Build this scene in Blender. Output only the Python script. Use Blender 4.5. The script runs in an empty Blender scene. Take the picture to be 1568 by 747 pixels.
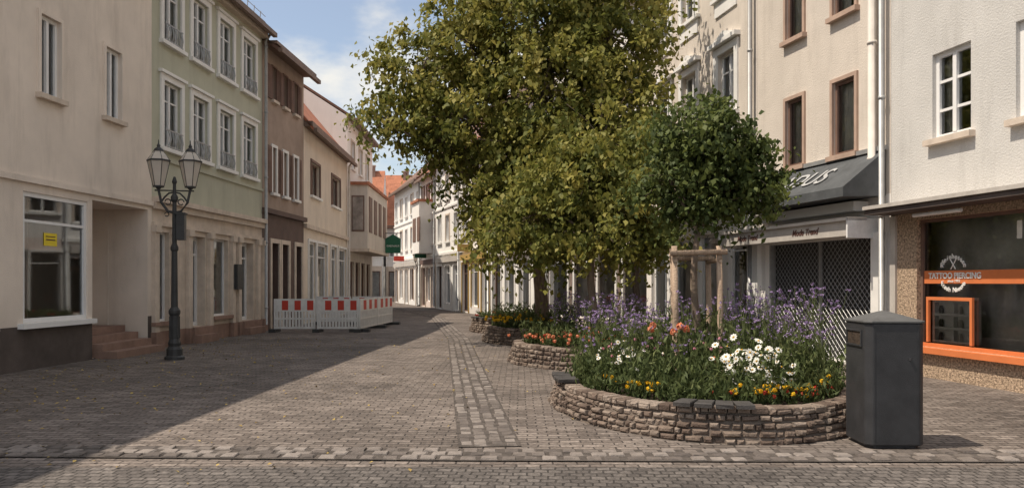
import bpy, math, random
import numpy as np
from mathutils import Vector, Matrix
random.seed(7); rng=np.random.default_rng(7)
scene=bpy.context.scene
F=1220.0; HZ=432.0; CH=1.5
def bear(u): return (u-784)/F
def G(u,v):
    y=CH*F/(v-HZ); return (bear(u)*y,y)

# ---------------------------------------------------------------- materials
def nd(nt,t,**k):
    n=nt.nodes.new(t)
    for a,b in k.items(): setattr(n,a,b)
    return n
def mat(name,col,rough=.8,var=.12,scale=1.2,bump=.15,bscale=60,metal=0,stretch=(1,1,1),dirt=0,tint=None,trans=0,spec=.3):
    m=bpy.data.materials.new(name); m.use_nodes=True; nt=m.node_tree; L=nt.links
    p=nt.nodes['Principled BSDF']; out=nt.nodes['Material Output']
    p.inputs['Roughness'].default_value=rough; p.inputs['Metallic'].default_value=metal
    p.inputs['Specular IOR Level'].default_value=spec
    tc=nd(nt,'ShaderNodeTexCoord'); mp=nd(nt,'ShaderNodeMapping'); mp.inputs['Scale'].default_value=stretch
    L.new(tc.outputs['Object'],mp.inputs['Vector'])
    n=nd(nt,'ShaderNodeTexNoise'); n.inputs['Scale'].default_value=scale; n.inputs['Detail'].default_value=4; n.inputs['Roughness'].default_value=.65
    L.new(mp.outputs[0],n.inputs['Vector'])
    mix=nd(nt,'ShaderNodeMix',data_type='RGBA')
    r=nd(nt,'ShaderNodeMapRange'); r.inputs[1].default_value=.3; r.inputs[2].default_value=.7
    L.new(n.outputs['Fac'],r.inputs[0]); L.new(r.outputs[0],mix.inputs[0])
    a=[max(0,c*(1-var)) for c in col]; b=[min(1,c*(1+var)) for c in col]
    mix.inputs[6].default_value=(*a,1); mix.inputs[7].default_value=(*b,1)
    cur=mix.outputs[2]
    if tint:
        at=nd(nt,'ShaderNodeAttribute',attribute_name='tint')
        rp=nd(nt,'ShaderNodeValToRGB'); rp.color_ramp.interpolation='LINEAR'
        els=rp.color_ramp.elements
        while len(els)<len(tint): els.new(.5)
        for i,c in enumerate(tint):
            els[i].position=i/(len(tint)-1); els[i].color=(*c,1)
        L.new(at.outputs['Fac'],rp.inputs[0])
        if trans or var<=.1: cur=rp.outputs[0]
        else:
            m2=nd(nt,'ShaderNodeMix',data_type='RGBA',blend_type='MULTIPLY'); m2.inputs[0].default_value=1
            mix.inputs[6].default_value=(1-var,1-var,1-var,1); mix.inputs[7].default_value=(1,1,1,1)
            L.new(rp.outputs[0],m2.inputs[6]); L.new(cur,m2.inputs[7]); cur=m2.outputs[2]
    if dirt:
        n3=nd(nt,'ShaderNodeTexNoise'); n3.inputs['Scale'].default_value=1.0; n3.inputs['Detail'].default_value=6; n3.inputs['Roughness'].default_value=.7
        mp3=nd(nt,'ShaderNodeMapping'); mp3.inputs['Scale'].default_value=(2.2,2.2,.35); L.new(tc.outputs['Object'],mp3.inputs[0]); L.new(mp3.outputs[0],n3.inputs[0])
        sep=nd(nt,'ShaderNodeSeparateXYZ'); L.new(tc.outputs['Object'],sep.inputs[0])
        zr=nd(nt,'ShaderNodeMapRange'); zr.inputs[1].default_value=0; zr.inputs[2].default_value=1.2; zr.inputs[3].default_value=.25; zr.inputs[4].default_value=0
        L.new(sep.outputs[2],zr.inputs[0])
        r3=nd(nt,'ShaderNodeMapRange'); r3.inputs[1].default_value=.5; r3.inputs[2].default_value=.8; r3.inputs[3].default_value=0; r3.inputs[4].default_value=dirt
        L.new(n3.outputs['Fac'],r3.inputs[0])
        ad=nd(nt,'ShaderNodeMath',operation='ADD'); L.new(r3.outputs[0],ad.inputs[0]); L.new(zr.outputs[0],ad.inputs[1])
        m3=nd(nt,'ShaderNodeMix',data_type='RGBA'); L.new(ad.outputs[0],m3.inputs[0]); L.new(cur,m3.inputs[6]); m3.inputs[7].default_value=(col[0]*.35,col[1]*.33,col[2]*.3,1)
        cur=m3.outputs[2]
    L.new(cur,p.inputs['Base Color'])
    if bump:
        n2=nd(nt,'ShaderNodeTexNoise'); n2.inputs['Scale'].default_value=bscale; n2.inputs['Detail'].default_value=3
        L.new(tc.outputs['Object'],n2.inputs['Vector'])
        bp=nd(nt,'ShaderNodeBump'); bp.inputs['Strength'].default_value=bump; bp.inputs['Distance'].default_value=.02
        L.new(n2.outputs['Fac'],bp.inputs['Height']); L.new(bp.outputs[0],p.inputs['Normal'])
    if trans:
        tr=nd(nt,'ShaderNodeBsdfTranslucent'); L.new(cur,tr.inputs[0]); ms=nd(nt,'ShaderNodeMixShader'); ms.inputs[0].default_value=trans
        L.new(p.outputs[0],ms.inputs[1]); L.new(tr.outputs[0],ms.inputs[2]); L.new(ms.outputs[0],out.inputs[0])
    return m
def glassmat(name,tintc=(.88,.9,.9),add=.06):
    m=bpy.data.materials.new(name); m.use_nodes=True; nt=m.node_tree; L=nt.links
    nt.nodes.remove(nt.nodes['Principled BSDF']); out=nt.nodes['Material Output']
    t=nd(nt,'ShaderNodeBsdfTransparent'); t.inputs[0].default_value=(*tintc,1)
    g=nd(nt,'ShaderNodeBsdfGlossy'); g.inputs['Roughness'].default_value=.03; g.inputs[0].default_value=(.9,.95,1,1)
    fr=nd(nt,'ShaderNodeFresnel'); fr.inputs[0].default_value=1.7
    tc=nd(nt,'ShaderNodeTexCoord'); n=nd(nt,'ShaderNodeTexNoise'); n.inputs['Scale'].default_value=.9; n.inputs['Detail'].default_value=0
    L.new(tc.outputs['Object'],n.inputs[0]); bp=nd(nt,'ShaderNodeBump'); bp.inputs['Strength'].default_value=.05; bp.inputs['Distance'].default_value=.03
    L.new(n.outputs[0],bp.inputs['Height']); L.new(bp.outputs[0],g.inputs['Normal'])
    ad=nd(nt,'ShaderNodeMath',operation='ADD'); ad.inputs[1].default_value=add; L.new(fr.outputs[0],ad.inputs[0])
    ms=nd(nt,'ShaderNodeMixShader'); L.new(ad.outputs[0],ms.inputs[0]); L.new(t.outputs[0],ms.inputs[1]); L.new(g.outputs[0],ms.inputs[2]); L.new(ms.outputs[0],out.inputs[0])
    return m
def tilemat(name,col):
    m=mat(name,col,.85,.25,1.5,0)
    nt=m.node_tree; L=nt.links; p=nt.nodes['Principled BSDF']
    tc=nd(nt,'ShaderNodeTexCoord'); b=nd(nt,'ShaderNodeTexBrick'); b.inputs['Scale'].default_value=1; b.inputs['Brick Width'].default_value=.25; b.inputs['Row Height'].default_value=.28; b.inputs['Mortar Size'].default_value=.02
    L.new(tc.outputs['Object'],b.inputs[0]); bp=nd(nt,'ShaderNodeBump'); bp.inputs['Strength'].default_value=.8; bp.inputs['Distance'].default_value=.04; bp.invert=True
    L.new(b.outputs['Fac'],bp.inputs['Height']); L.new(bp.outputs[0],p.inputs['Normal'])
    return m
M={}
M['beige']=mat('plaster_beige',(.80,.70,.61),.9,.09,.7,.35,60,dirt=.36)
M['green']=mat('plaster_green',(.50,.49,.385),.9,.09,.8,.3,60,dirt=.34)
M['brownp']=mat('plaster_brown',(.38,.29,.235),.9,.18,1,.3,70,dirt=.3)
M['darkbrown']=mat('panel_dark_brown',(.13,.085,.072),.7,.2,2,.1)
M['cream']=mat('plaster_cream',(.74,.64,.53),.9,.1,.8,.25,70,dirt=.3)
M['white']=mat('plaster_white',(.88,.86,.83),.9,.05,.7,.15,70,dirt=.18)
M['white2']=mat('plaster_offwhite',(.84,.80,.76),.9,.06,.7,.15,70,dirt=.18)
M['pink']=mat('plaster_pale_pink',(.78,.66,.60),.9,.08,.7,.2,80,dirt=.25)
M['tan']=mat('plaster_tan',(.66,.59,.52),.9,.1,.7,.45,35,dirt=.38)
M['grey']=mat('plaster_grey',(.60,.58,.555),.9,.09,.7,.45,35,dirt=.42)
M['stone']=mat('stone_surround',(.64,.54,.45),.85,.15,3,.2,50,dirt=.28)
M['redstone']=mat('red_sandstone',(.32,.205,.16),.85,.2,3,.25,50,dirt=.3)
M['plinth']=mat('dark_plinth',(.10,.08,.072),.8,.25,2,.2)
M['trimw']=mat('white_trim',(.82,.80,.77),.6,.06,3,.05,dirt=.12)
M['frame']=mat('window_frame_white',(.82,.81,.80),.45,.04,3,0)
M['brnframe']=mat('window_frame_brown',(.18,.11,.085),.6,.2,3,0)
M['tanframe']=mat('window_surround_tan',(.46,.33,.26),.7,.15,3,.1)
M['shutter']=mat('shutter_brown',(.18,.11,.085),.65,.2,4,.1)
M['metal']=mat('dark_metal',(.055,.055,.056),.5,.2,5,.05,metal=.2)
M['zinc']=mat('zinc_pipe',(.38,.38,.38),.5,.15,4,.05,metal=.4)
M['pipew']=mat('painted_pipe',(.62,.57,.52),.6,.1,4,.05)
M['curtain']=mat('curtain_lace',(.80,.77,.72),.9,.25,8,.1,stretch=(6,1,.5))
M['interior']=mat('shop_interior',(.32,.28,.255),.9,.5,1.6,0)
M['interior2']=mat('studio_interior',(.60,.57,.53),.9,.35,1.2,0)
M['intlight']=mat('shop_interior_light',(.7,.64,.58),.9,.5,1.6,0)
M['glass']=glassmat('window_glass')
M['tileR']=tilemat('roof_tile_red',(.42,.17,.10))
M['tileB']=tilemat('roof_tile_brown',(.2,.12,.09))
M['gutter']=mat('gutter_brown',(.2,.14,.11),.6,.2,3,0)
M['orange']=mat('orange_paint',(.68,.2,.07),.6,.08,3,0)
M['red']=mat('red_paint',(.55,.06,.04),.5,.1,3,0)
M['plasticw']=mat('white_plastic',(.8,.79,.78),.5,.12,6,.05,dirt=.2)
M['yellow']=mat('yellow_paper',(.8,.62,.05),.7,.05,3,0)
M['awn']=mat('awning_cloth',(.085,.09,.095),.85,.25,3,.1)
M['cass']=mat('awning_cassette',(.52,.48,.44),.55,.12,4,.05,dirt=.3)
M['pebble']=mat('pebble_dash',(.42,.31,.22),.9,.85,28,1.0,45)
M['signgreen']=mat('sign_green',(.03,.14,.08),.5,.1,3,0)
M['wood']=mat('weathered_wood',(.38,.28,.205),.85,.35,5,.5,40,stretch=(6,6,.6))
M['bark']=mat('tree_bark',(.19,.145,.11),.95,.4,5,.8,25,stretch=(4,4,.8))
M['soil']=mat('soil',(.05,.035,.025),1,.4,6,.8,20)
M['joint']=mat('joint_sand',(.085,.072,.064),1,.4,9,.6,40)
M['frost']=mat('frosted_lantern_glass',(.88,.82,.75),.35,.06,3,0,trans=.5)
M['binm']=mat('bin_powder_coat',(.036,.036,.039),.5,.25,4,.15,150,spec=.4)
M['bintop']=mat('bin_lid',(.085,.085,.085),.6,.25,4,.1,spec=.4)
M['text']=mat('sign_lettering_white',(.85,.83,.8),.6,.03,3,0)
M['textd']=mat('sign_lettering_dark',(.12,.06,.05),.6,.03,3,0)
M['textg']=mat('awning_lettering',(.40,.40,.40),.8,.1,3,0)
M['gold']=mat('shop_ochre',(.45,.3,.1),.7,.1,3,0)
M['stonewall']=mat('planter_stone',(1,1,1),.95,.45,11,.8,40,tint=[(.12,.085,.068),(.2,.148,.118),(.29,.228,.185),(.38,.31,.26)])
M['mortar']=mat('planter_mortar',(.15,.12,.10),1,.3,8,.8,30)
M['cobble']=mat('cobblestone',(1,1,1),.8,.35,14,.4,60,tint=[(.12,.10,.09),(.19,.16,.142),(.30,.26,.235)],spec=.4)
M['slate']=mat('slate_cap',(.06,.055,.053),.7,.3,6,.3)
M['leafA']=mat('linden_leaves',(1,1,1),.6,.2,3,0,tint=[(.05,.066,.020),(.125,.145,.034),(.25,.24,.055),(.42,.36,.10)],trans=.40,spec=.25)
M['leafB']=mat('shrub_leaves',(1,1,1),.6,.2,3,0,tint=[(.032,.05,.018),(.082,.11,.03),(.18,.205,.055)],trans=.33,spec=.25)
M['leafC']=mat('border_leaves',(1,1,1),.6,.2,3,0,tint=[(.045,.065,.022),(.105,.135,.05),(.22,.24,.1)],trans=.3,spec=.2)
M['purple']=mat('verbena_purple',(1,1,1),.8,.2,3,0,tint=[(.24,.15,.33),(.46,.35,.56)],trans=.25)
M['petalw']=mat('petal_white',(.85,.84,.78),.7,.04,3,0,trans=.2)
M['petaly']=mat('petal_yellow',(1,1,1),.7,.1,3,0,tint=[(.75,.42,.02),(.85,.6,.03)],trans=.2)
M['petalo']=mat('petal_orange',(1,1,1),.7,.1,3,0,tint=[(.75,.22,.09),(.85,.4,.25)],trans=.2)
M['petalr']=mat('petal_red',(1,1,1),.7,.1,3,0,tint=[(.45,.04,.04),(.7,.12,.06)],trans=.2)
M['petalp']=mat('petal_pink',(1,1,1),.7,.1,3,0,tint=[(.6,.2,.3),(.8,.45,.5)],trans=.2)
M['dryleaf']=mat('fallen_leaf',(1,1,1),.8,.1,3,0,tint=[(.2,.13,.05),(.45,.33,.1)])

def paving(name,bw,rh,c1,c2,cm,rot=0):
    m=bpy.data.materials.new(name); m.use_nodes=True; nt=m.node_tree; L=nt.links; p=nt.nodes['Principled BSDF']
    tc=nd(nt,'ShaderNodeTexCoord'); mp=nd(nt,'ShaderNodeMapping'); mp.inputs['Rotation'].default_value=(0,0,rot)
    L.new(tc.outputs['Object'],mp.inputs[0])
    nw=nd(nt,'ShaderNodeTexNoise'); nw.inputs['Scale'].default_value=4.5; nw.inputs['Detail'].default_value=3; L.new(mp.outputs[0],nw.inputs[0])
    sb=nd(nt,'ShaderNodeVectorMath',operation='MULTIPLY_ADD'); sb.inputs[1].default_value=(.055,.055,0); L.new(nw.outputs['Color'],sb.inputs[0]); L.new(mp.outputs[0],sb.inputs[2])
    b=nd(nt,'ShaderNodeTexBrick'); b.inputs['Scale'].default_value=1; b.inputs['Brick Width'].default_value=bw; b.inputs['Row Height'].default_value=rh; b.inputs['Mortar Size'].default_value=.008; b.inputs['Mortar Smooth'].default_value=.3; b.inputs['Bias'].default_value=-.1
    b.inputs['Color1'].default_value=(*c1,1); b.inputs['Color2'].default_value=(*c2,1); b.inputs['Mortar'].default_value=(*cm,1)
    L.new(sb.outputs[0],b.inputs[0])
    n=nd(nt,'ShaderNodeTexNoise'); n.inputs['Scale'].default_value=.4; n.inputs['Detail'].default_value=8; n.inputs['Roughness'].default_value=.75; L.new(tc.outputs['Object'],n.inputs[0])
    r=nd(nt,'ShaderNodeMapRange'); r.inputs[1].default_value=.3; r.inputs[2].default_value=.7; r.inputs[3].default_value=.5; r.inputs[4].default_value=1.4; L.new(n.outputs[0],r.inputs[0])
    n2=nd(nt,'ShaderNodeTexNoise'); n2.inputs['Scale'].default_value=25; n2.inputs['Detail'].default_value=4; L.new(tc.outputs['Object'],n2.inputs[0])
    r2=nd(nt,'ShaderNodeMapRange'); r2.inputs[1].default_value=.3; r2.inputs[2].default_value=.7; r2.inputs[3].default_value=.6; r2.inputs[4].default_value=1.3; L.new(n2.outputs[0],r2.inputs[0])
    mu=nd(nt,'ShaderNodeMath',operation='MULTIPLY'); L.new(r.outputs[0],mu.inputs[0]); L.new(r2.outputs[0],mu.inputs[1])
    vm=nd(nt,'ShaderNodeVectorMath',operation='SCALE'); L.new(b.outputs['Color'],vm.inputs[0]); L.new(mu.outputs[0],vm.inputs['Scale'])
    L.new(vm.outputs[0],p.inputs['Base Color']); p.inputs['Roughness'].default_value=.8; p.inputs['Specular IOR Level'].default_value=.3
    h=nd(nt,'ShaderNodeMath',operation='MULTIPLY_ADD'); h.inputs[1].default_value=-1; L.new(b.outputs['Fac'],h.inputs[0]); 
    h2=nd(nt,'ShaderNodeMath',operation='MULTIPLY'); h2.inputs[1].default_value=.6; L.new(n2.outputs[0],h2.inputs[0]); L.new(h2.outputs[0],h.inputs[2])
    bp=nd(nt,'ShaderNodeBump'); bp.inputs['Strength'].default_value=.8; bp.inputs['Distance'].default_value=.016; L.new(h.outputs[0],bp.inputs['Height']); L.new(bp.outputs[0],p.inputs['Normal'])
    return m
M['pave']=paving('clay_paving',.2,.1,(.14,.115,.10),(.25,.21,.185),(.06,.05,.045),.01)
M['pave2']=paving('small_sett_paving',.11,.1,(.10,.087,.08),(.165,.145,.133),(.05,.044,.04),.05)

# ---------------------------------------------------------------- mesh builder
class MB:
    def __init__(s): s.v=[];s.f=[];s.m=[];s.t=[]
    def add(s,vs,fs,mi=0,t=0):
        o=len(s.v); s.v+=[tuple(x) for x in vs]
        for f in fs: s.f.append(tuple(i+o for i in f)); s.m.append(mi); s.t.append(t)
    def face(s,pts,mi=0,t=0): s.add(pts,[tuple(range(len(pts)))],mi,t)
    def box(s,x0,x1,y0,y1,z0,z1,mi=0,t=0):
        if x0>x1:x0,x1=x1,x0
        if y0>y1:y0,y1=y1,y0
        if z0>z1:z0,z1=z1,z0
        s.add([(x0,y0,z0),(x1,y0,z0),(x1,y1,z0),(x0,y1,z0),(x0,y0,z1),(x1,y0,z1),(x1,y1,z1),(x0,y1,z1)],
              [(0,3,2,1),(4,5,6,7),(0,1,5,4),(1,2,6,5),(2,3,7,6),(3,0,4,7)],mi,t)
    def stone(s,c,ax,ay,az,hx,hy,hz,ch,mi=0,t=0,j=.06):
        c=Vector(c);ax=Vector(ax);ay=Vector(ay);az=Vector(az); vs=[]
        for (k,z) in ((1,-hz),(1,hz-ch),(0,hz)):
            for (a,b) in ((-1,-1),(1,-1),(1,1),(-1,1)):
                xx=hx-(0 if k else ch); yy=hy-(0 if k else ch)
                vs.append(c+ax*(a*xx*random.uniform(1-j,1.0))+ay*(b*yy*random.uniform(1-j,1.0))+az*(z+(0 if k else random.uniform(-ch,ch)*.3)))
        fs=[(8,9,10,11)]
        for l in (0,4):
            for i in range(4):
                j_=(i+1)%4; fs.append((l+i,l+j_,l+4+j_,l+4+i))
        s.add(vs,fs,mi,t)
    def lathe(s,c,prof,seg=12,mi=0,rot=0,t=0):
        vs=[];fs=[]
        for r,z in prof:
            for i in range(seg):
                a=rot+2*math.pi*i/seg; vs.append((c[0]+r*math.cos(a),c[1]+r*math.sin(a),c[2]+z))
        for k in range(len(prof)-1):
            for i in range(seg):
                j=(i+1)%seg; fs.append((k*seg+i,k*seg+j,(k+1)*seg+j,(k+1)*seg+i))
        fs.append(tuple(range(seg))[::-1]); fs.append(tuple((len(prof)-1)*seg+i for i in range(seg)))
        s.add(vs,fs,mi,t)
    def tube(s,pts,rad,seg=8,mi=0,t=0):
        pts=[Vector(p) for p in pts]; n=len(pts)
        if not hasattr(rad,'__len__'): rad=[rad]*n
        vs=[];fs=[]
        for k,p in enumerate(pts):
            d=(pts[min(k+1,n-1)]-pts[max(k-1,0)]).normalized()
            up=Vector((0,0,1)) if abs(d.z)<.9 else Vector((1,0,0))
            a=d.cross(up).normalized(); b=d.cross(a).normalized()
            for i in range(seg):
                an=2*math.pi*i/seg; vs.append(p+(a*math.cos(an)+b*math.sin(an))*rad[k])
        for k in range(n-1):
            for i in range(seg):
                j=(i+1)%seg; fs.append((k*seg+i,k*seg+j,(k+1)*seg+j,(k+1)*seg+i))
        fs.append(tuple(range(seg))); fs.append(tuple((n-1)*seg+i for i in range(seg)))
        s.add(vs,fs,mi,t)
    def obj(s,name,mats,parent=None,smooth=False,bevel=0):
        me=bpy.data.meshes.new(name); me.from_pydata(s.v,[],s.f); me.update()
        for m in mats: me.materials.append(m)
        me.polygons.foreach_set('material_index',s.m)
        a=me.attributes.new('tint','FLOAT','FACE'); a.data.foreach_set('value',s.t)
        if smooth: me.polygons.foreach_set('use_smooth',[True]*len(s.f))
        o=bpy.data.objects.new(name,me); scene.collection.objects.link(o)
        if parent: o.parent=parent
        if bevel:
            b=o.modifiers.new('bevel','BEVEL'); b.width=bevel; b.segments=2; b.limit_method='ANGLE'
        return o
def empty(name,loc=(0,0,0),rot=0):
    e=bpy.data.objects.new(name,None); e.location=loc; e.rotation_euler=(0,0,rot); scene.collection.objects.link(e); return e
def text(name,body,size,loc,rot,parent,m,extr=.004,align='CENTER',shear=0,off=0):
    c=bpy.data.curves.new(name,'FONT'); c.body=body; c.size=size; c.extrude=extr; c.align_x=align; c.shear=shear; c.offset=off
    o=bpy.data.objects.new(name,c); c.materials.append(m); o.location=loc; o.rotation_euler=rot; o.parent=parent; scene.collection.objects.link(o); return o

# ---------------------------------------------------------------- buildings
class Bld:
    def __init__(s,name,p0,p1,H,zones,depth=9,pitch=40,roof='tileB',ov=.35,rake=0):
        s.p0=Vector(p0); s.p1=Vector(p1); d=s.p1-s.p0; s.L=d.length; s.d=d.normalized(); s.H=H
        s.e=empty(name,(p0[0],p0[1],0),math.atan2(d.y,d.x)); s.parts={}; s.ops=[]; s.zones=zones; s.depth=depth; s.pitch=pitch; s.roof=roof; s.ov=ov
    def S(s,u):   # distance along the facade of a surveyed bearing
        b=bear(u); return (b*s.p0.y-s.p0.x)/(s.d.x-b*s.d.y)
    def P(s,part,m):
        k=(part,m)
        if k not in s.parts: s.parts[k]=MB()
        return s.parts[k]
    def box(s,part,m,*a): s.P(part,m).box(*a)
    def op(s,x0,x1,z0,z1,d=.2): s.ops.append((x0,x1,z0,z1,d))
    def win(s,x0,x1,z0,z1,fr='frame',nv=1,nh=1,sur=None,sw=.1,sill='trimw',curt=.6,dep=.2,fw=.06,inter=None,back=1.4,hsplit=None):
        if x0>x1:x0,x1=x1,x0
        s.op(x0,x1,z0,z1,dep); y0=dep-.09; y1=dep-.02; B=s.box
        B('window_frames',fr,x0,x0+fw,y0,y1,z0,z1); B('window_frames',fr,x1-fw,x1,y0,y1,z0,z1)
        B('window_frames',fr,x0+fw,x1-fw,y0,y1,z0,z0+fw); B('window_frames',fr,x0+fw,x1-fw,y0,y1,z1-fw,z1)
        for i in range(1,nv+1):
            x=x0+(x1-x0)*i/(nv+1); B('window_frames',fr,x-fw*.55,x+fw*.55,y0-.01,y1,z0+fw,z1-fw)
        for i in range(1,nh+1):
            z=z0+(z1-z0)*(hsplit if hsplit else i/(nh+1)); B('window_frames',fr,x0+fw,x1-fw,y0+.012,y1-.01,z-fw*.3,z+fw*.3)
        s.P('window_glass','glass').face([(x0+.01,y1-.03,z0+.01),(x1-.01,y1-.03,z0+.01),(x1-.01,y1-.03,z1-.01),(x0+.01,y1-.03,z1-.01)])
        if curt:
            c=s.P('curtains','curtain'); w=(x1-x0)*curt*.5*random.uniform(.75,1.1)
            for (a,b) in ((x0,x0+w),(x1-w,x1)):
                n=8; yy=y1+.08
                for i in range(n):
                    xa=a+(b-a)*i/n; xb=a+(b-a)*(i+1)/n; ya=yy+.03*(i%2); yb=yy+.03*((i+1)%2)
                    c.face([(xa,ya,z0),(xb,yb,z0),(xb,yb,z1),(xa,ya,z1)])
        if inter:
            c=s.P('shop_interior_wall',inter); c.face([(x0-.3,back,0.02),(x1+.3,back,.02),(x1+.3,back,z1+.4),(x0-.3,back,z1+.4)])
        else:
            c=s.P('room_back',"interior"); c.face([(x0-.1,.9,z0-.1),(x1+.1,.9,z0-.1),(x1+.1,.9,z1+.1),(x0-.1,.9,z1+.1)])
        if sur:
            B('window_surrounds',sur,x0-sw,x0,-.045,.01,z0-sw*.5,z1+sw); B('window_surrounds',sur,x1,x1+sw,-.045,.01,z0-sw*.5,z1+sw)
            B('window_surrounds',sur,x0,x1,-.045,.01,z1,z1+sw)
        if sill: B('window_sills',sill,x0-sw-.04,x1+sw+.04,-.11,.03,z0-.09,z0-.001)
    def pipe(s,x,m='zinc',z0=.1,z1=None,r=.05):
        p=s.P('downpipe',m); z1=z1 or s.H-.1
        p.tube([(x,-.12,z0),(x,-.12,z1-.3),(x,-.3,z1)],r,10)
        z=z0+.5
        while z<z1-.4: p.lathe((x,-.12,z),[(r*1.2,0),(r*1.25,.02),(r*1.2,.05)],10); z+=2.0
    def finish(s,gable=None):
        L=s.L; xs=sorted(set([.004,L-.004]+[x for o in s.ops for x in o[:2]])); zs=sorted(set([0,s.H]+[z for o in s.ops for z in o[2:4]]+[z for zz in s.zones for z in zz[:2]]))
        xs=[x for x in xs if .004<=x<=L-.004]; zs=[z for z in zs if 0<=z<=s.H]
        for i in range(len(xs)-1):
            for j in range(len(zs)-1):
                cx=(xs[i]+xs[i+1])/2; cz=(zs[j]+zs[j+1])/2
                if any(o[0]<cx<o[1] and o[2]<cz<o[3] for o in s.ops): continue
                m=[q[2] for q in s.zones if q[0]<=cz<=q[1]][0]
                s.P('front_wall',m).face([(xs[i],0,zs[j]),(xs[i+1],0,zs[j]),(xs[i+1],0,zs[j+1]),(xs[i],0,zs[j+1])])
        for (x0,x1,z0,z1,d) in s.ops:
            cz=(z0+z1)/2; m=[q[2] for q in s.zones if q[0]<=cz<=q[1]][0]; p=s.P('front_wall',m)
            p.face([(x0,0,z0),(x0,d,z0),(x0,d,z1),(x0,0,z1)]); p.face([(x1,0,z0),(x1,0,z1),(x1,d,z1),(x1,d,z0)])
            p.face([(x0,0,z1),(x0,d,z1),(x1,d,z1),(x1,0,z1)]); p.face([(x0,0,z0),(x1,0,z0),(x1,d,z0),(x0,d,z0)])
        D=s.depth; H=s.H; zr=H+math.tan(math.radians(s.pitch))*D/2; g=gable or s.zones[-1][2]
        p=s.P('side_walls',g)
        for x in (.004,L-.004): p.face([(x,0,0),(x,D,0),(x,D,H),(x,D/2,zr-.02),(x,0,H)])
        p.face([(0,D,0),(L,D,0),(L,D,H),(0,D,H)])
        t=math.tan(math.radians(s.pitch)); ov=s.ov; r=s.P('roof',s.roof); th=.12
        zo=H-ov*t+.05
        for (ya,za,yb,zb) in ((-ov,zo,D/2,zr+.05),(D+ov,zo,D/2,zr+.05)):
            a,b=-.0,L
            r.add([(a,ya,za),(b,ya,za),(b,yb,zb),(a,yb,zb),(a,ya,za+th),(b,ya,za+th),(b,yb,zb+th),(a,yb,zb+th)],[(0,3,2,1),(4,5,6,7),(0,1,5,4),(1,2,6,5),(2,3,7,6),(3,0,4,7)])
        s.box('gutter','gutter',0,L,-ov-.13,-ov-.003,zo-.03,zo+.1)
        s.box('eaves','gutter',.0,L,-ov+.03,-.003,H-.12 if ov*t<.4 else H-.2,H-.02)
        if L>3.5:
            s.box('chimney','redstone',L*.6,L*.6+.6,D*.42,D*.42+.5,H+.4,zr+.5); s.box('chimney_cap','stone',L*.6-.05,L*.6+.65,D*.42-.05,D*.42+.55,zr+.5,zr+.58)
        for (part,mn),mb in s.parts.items():
            mb.obj(part,[M[mn]],s.e,smooth=(part=='downpipe'))

def LX(Y): return -9.01+.054*Y
b=Bld('beige_plaster_house',(LX(4),4),(LX(17.8),17.8),8.7,[(0,.75,'plinth'),(.75,3.28,'beige'),(3.28,11,'beige')])
S=b.S
b.win(S(60),S(91),4.8,6.2,sur='beige',sw=.07,sill='stone',nv=1,nh=0,curt=.5,dep=.14)
b.win(S(160),S(184),4.82,6.22,sur='beige',sw=.07,sill='stone',nv=1,nh=0,curt=.5,dep=.14)
b.win(S(-140),S(-70),4.8,6.2,sill='stone',curt=.5)
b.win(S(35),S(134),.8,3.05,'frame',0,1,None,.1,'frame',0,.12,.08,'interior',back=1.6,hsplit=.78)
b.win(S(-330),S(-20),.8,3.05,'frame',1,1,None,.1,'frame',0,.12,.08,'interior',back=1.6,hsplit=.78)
x0,x1=S(141),S(226)
b.op(x0,x1,.02,3.1,1.3)
b.box('entrance_back_wall','beige',x0-.02,x1+.02,1.3,1.4,.0,3.12)
b.box('entrance_door','frame',x0+.15,x0+.22,1.2,1.29,.55,2.9);b.box('entrance_door','frame',x0+.95,x0+1.02,1.2,1.29,.55,2.9);b.box('entrance_door','frame',x0+.22,x0+.95,1.2,1.29,2.83,2.9);b.box('entrance_door','frame',x0+.22,x0+.95,1.2,1.29,2.3,2.36)
b.box('entrance_door_leaf','interior',x0+.22,x0+.95,1.24,1.28,.55,2.3);b.box('entrance_door_leaf','interior',x0+.22,x0+.95,1.24,1.28,2.36,2.83)
for k in range(4): b.box('entrance_steps','redstone',x0+.1,x1-.12,-.45+.3*k,1.2,.14*k+(0.002 if k else .0),.14*(k+1))
b.box('mailbox','metal',x1-.9,x1-.35,1.12,1.29,1.55,1.85); b.box('mailbox','metal',x1-.92,x1-.33,1.09,1.29,1.852,1.9)
b.box('floor_ledge','beige',0,b.L-.02,-.06,.01,3.2,3.3)
b.box('paper_notice','yellow',S(72),S(92),.06,.065,2.15,2.38); b.box('paper_lines','textd',S(75),S(89),.055,.059,2.25,2.27);b.box('paper_lines','textd',S(75),S(89),.055,.059,2.31,2.325)
b.box('inner_door','intlight',S(92),S(95),1.3,1.36,.4,2.6);b.box('inner_door','intlight',S(118),S(121),1.3,1.36,.4,2.6);b.box('inner_door','intlight',S(95),S(118),1.3,1.36,2.5,2.6)
b.finish()
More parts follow.
